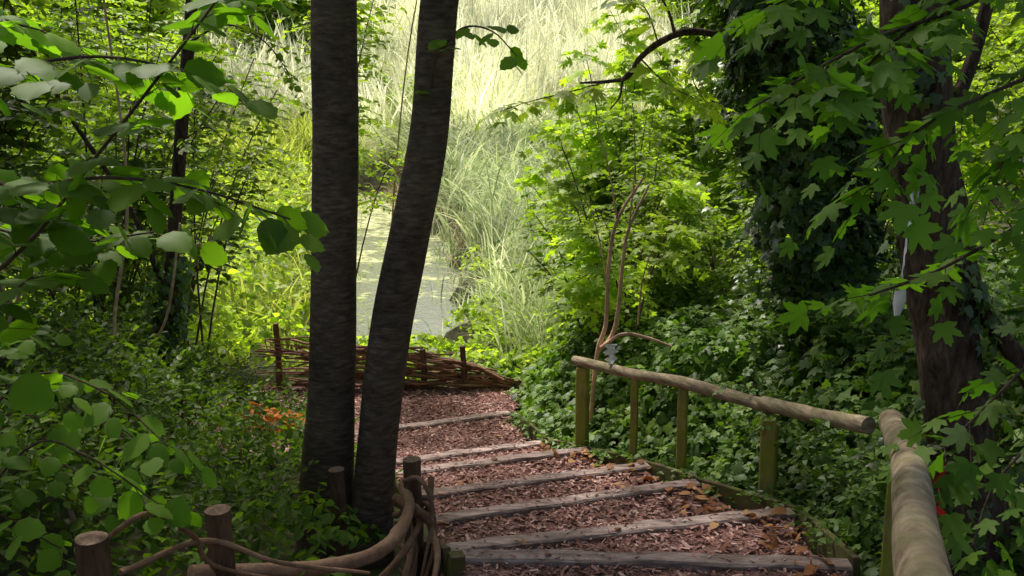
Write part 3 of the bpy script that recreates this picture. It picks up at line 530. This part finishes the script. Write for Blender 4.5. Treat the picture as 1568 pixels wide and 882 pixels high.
n=1500; x=U(-3,3,n); y=U(15,30,n); k=(x>xb(y)-.05)&(x<xb(y)+1.8); x=x[k];y=y[k];n=len(x); blades(mb,x,y,U(.2,.8,n),U(.01,.02,n),U(.6,1.5,n),U(0,1,n)); mb.build('dry_reed_litter',[M['litter']])
mb=MB()
clumps(mb,620,30,-13,-2,10.6,34,lambda x,y:x<xl(y)+.1,(.35,1.2),(.008,.022),(.2,.9),.3)
clumps(mb,200,30,-14,-5,28,36,lambda x,y:x<xl(y)+.4,(1.4,2.4),(.02,.04),(.2,.8),.4)
mb.build('marsh_grass',[M['grass']])
mb=MB(); n=17000; x=U(-12,-2.6,n); y=U(10.5,30,n); k=x<xl(y)+.15; x=x[k];y=y[k];n=len(x); az=U(0,6.28,n)
leaves(mb,OVALW,np.stack([x,y,g(x,y)+U(.1,1.,n)*(.3+1.0*bum(x*.4,y*.4))],-1),np.stack([np.cos(az),np.sin(az),U(-.3,.6,n)],-1),UP+rng.normal(0,.5,(n,3)),U(.07,.17,n),U(0,1,n)); mb.build('marsh_plants',[M['lime']])
mb=MB(); clumps(mb,44,30,-.6,1.2,10.4,15,lambda x,y:(x>xb(y)+.15),(.5,1.1),(.006,.014),(.3,1.),.16)
n=420; y=U(12.5,30,n); x=xb(y)-np.abs(rng.normal(0,.22,n)); blades(mb,x,y,U(.3,.9,n),U(.008,.018,n),U(.1,.9,n),U(0,1,n),z0=np.full(n,-.55))
n=300; y=U(13,30,n); x=xl(y)+np.abs(rng.normal(0,.3,n)); blades(mb,x,y,U(.3,.9,n),U(.008,.018,n),U(.1,.9,n),U(0,1,n),z0=np.full(n,-.55)); mb.build('sedge_tufts',[M['reed']])
mb=MB(); n=300; y=U(12.3,27,n); x=xl(y)+(xb(y)-xl(y))*U(0,1,n); az=U(0,6.28,n)
leaves(mb,OVALW,np.stack([x,y,-.48+U(0,.03,n)],-1),np.stack([np.cos(az),np.sin(az),U(0,.3,n)],-1),UP+rng.normal(0,.15,(n,3)),U(.03,.1,n),U(0,1,n)); mb.build('floating_pond_leaves',[M['lime']])
mb=MB()
for (x,y,h,r) in [(-26,62,13,8),(-13,72,13,8),(3,78,12,7),(16,70,13,8),(29,60,13,8),(-20,44,9,6),(18,43,9,6),(-14.5,36,8,4),(12.5,30,8,4),(38,50,14,9),(-40,50,14,9),(-10,46,7,3),(10,50,7,3)]:
    shrub(mb,(x,y,float(g(x,y))),h,r,24,34,8,.6,L=2,r0=.1,tmin=.05)
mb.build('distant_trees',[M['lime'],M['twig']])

# ------------------------------------------------------------- small things
mb=MB(); az=U(0,6.28,20); P0=np.array([-1.40,5.45,1.02])
tube(mb,[(-1.40,5.45,.5),(-1.40,5.45,1.05)],[.008,.006],sides=6,mi=1)
for a in az:
    D=np.array([[math.cos(a)*.5,math.sin(a)*.5,U(.3,1.2)]]); sprays(mb,NARROW,P0[None]+U(-.05,.05,3),D,U(.16,.34),10,.065,.8,flat=.8)
mb.build('withered_fern',[M['fern'],M['twig']])
def ribbon(name,c,w,mat,tw=1.5):
    mb=MB(); P=catmull(c,20); V=[]
    for i,p in enumerate(P):
        a=.3+tw*i/19+.4*math.sin(i*.9); W=np.array([math.cos(a),math.sin(a)*.6,0])*w*(.8+.3*math.sin(i*1.3)); V+=[p-W,p+W*.1+np.array([0,.01,0]),p+W]
    F=[[i*3+j,i*3+j+1,i*3+j+4,i*3+j+3] for i in range(19) for j in range(2)]; mb.add(V,[np.array(F)],U(0,1,len(V))); return mb.build(name,[mat])
ribbon('red_ribbon',[(1.52,3.30,1.66),(1.505,3.28,1.57),(1.52,3.27,1.46)],.032,M['red'])
ribbon('grey_rag',[(1.37,3.38,2.62),(1.35,3.36,2.5),(1.34,3.35,2.35),(1.33,3.35,2.15)],.026,M['rag'],2)
ribbon('white_cloth_tag',[(.655,6.35,1.27),(.65,6.3,1.2),(.655,6.28,1.12)],.05,M['rag'],.8)

# ------------------------------------------------------------- light & camera
az=math.radians(-28); el=math.radians(56)
s=Vector((math.sin(az)*math.cos(el),math.cos(az)*math.cos(el),math.sin(el)))
ld=bpy.data.lights.new('sun','SUN'); ld.energy=5; ld.angle=math.radians(5); ld.color=(1,.955,.87)
lo=bpy.data.objects.new('sun',ld); sc.collection.objects.link(lo); lo.rotation_euler=(-s).to_track_quat('-Z','Y').to_euler(); lo.location=(0,0,20)
w=bpy.data.worlds.new('World'); sc.world=w; w.use_nodes=True; nt=w.node_tree; bg=nt.nodes['Background']; sk=nt.nodes.new('ShaderNodeTexSky'); sk.sky_type='NISHITA'; sk.sun_disc=False
sk.sun_elevation=el; sk.sun_rotation=az%(2*math.pi); sk.air_density=1.0; sk.dust_density=5.5; sk.ozone_density=.3
nt.links.new(sk.outputs[0],bg.inputs[0]); bg.inputs[1].default_value=.15
cd=bpy.data.cameras.new('camera'); cd.lens=35; cd.sensor_width=36; cd.clip_start=.05; cd.clip_end=2000
co=bpy.data.objects.new('camera',cd); sc.collection.objects.link(co); co.location=(0,0,3); co.rotation_euler=(math.radians(78),0,0); sc.camera=co
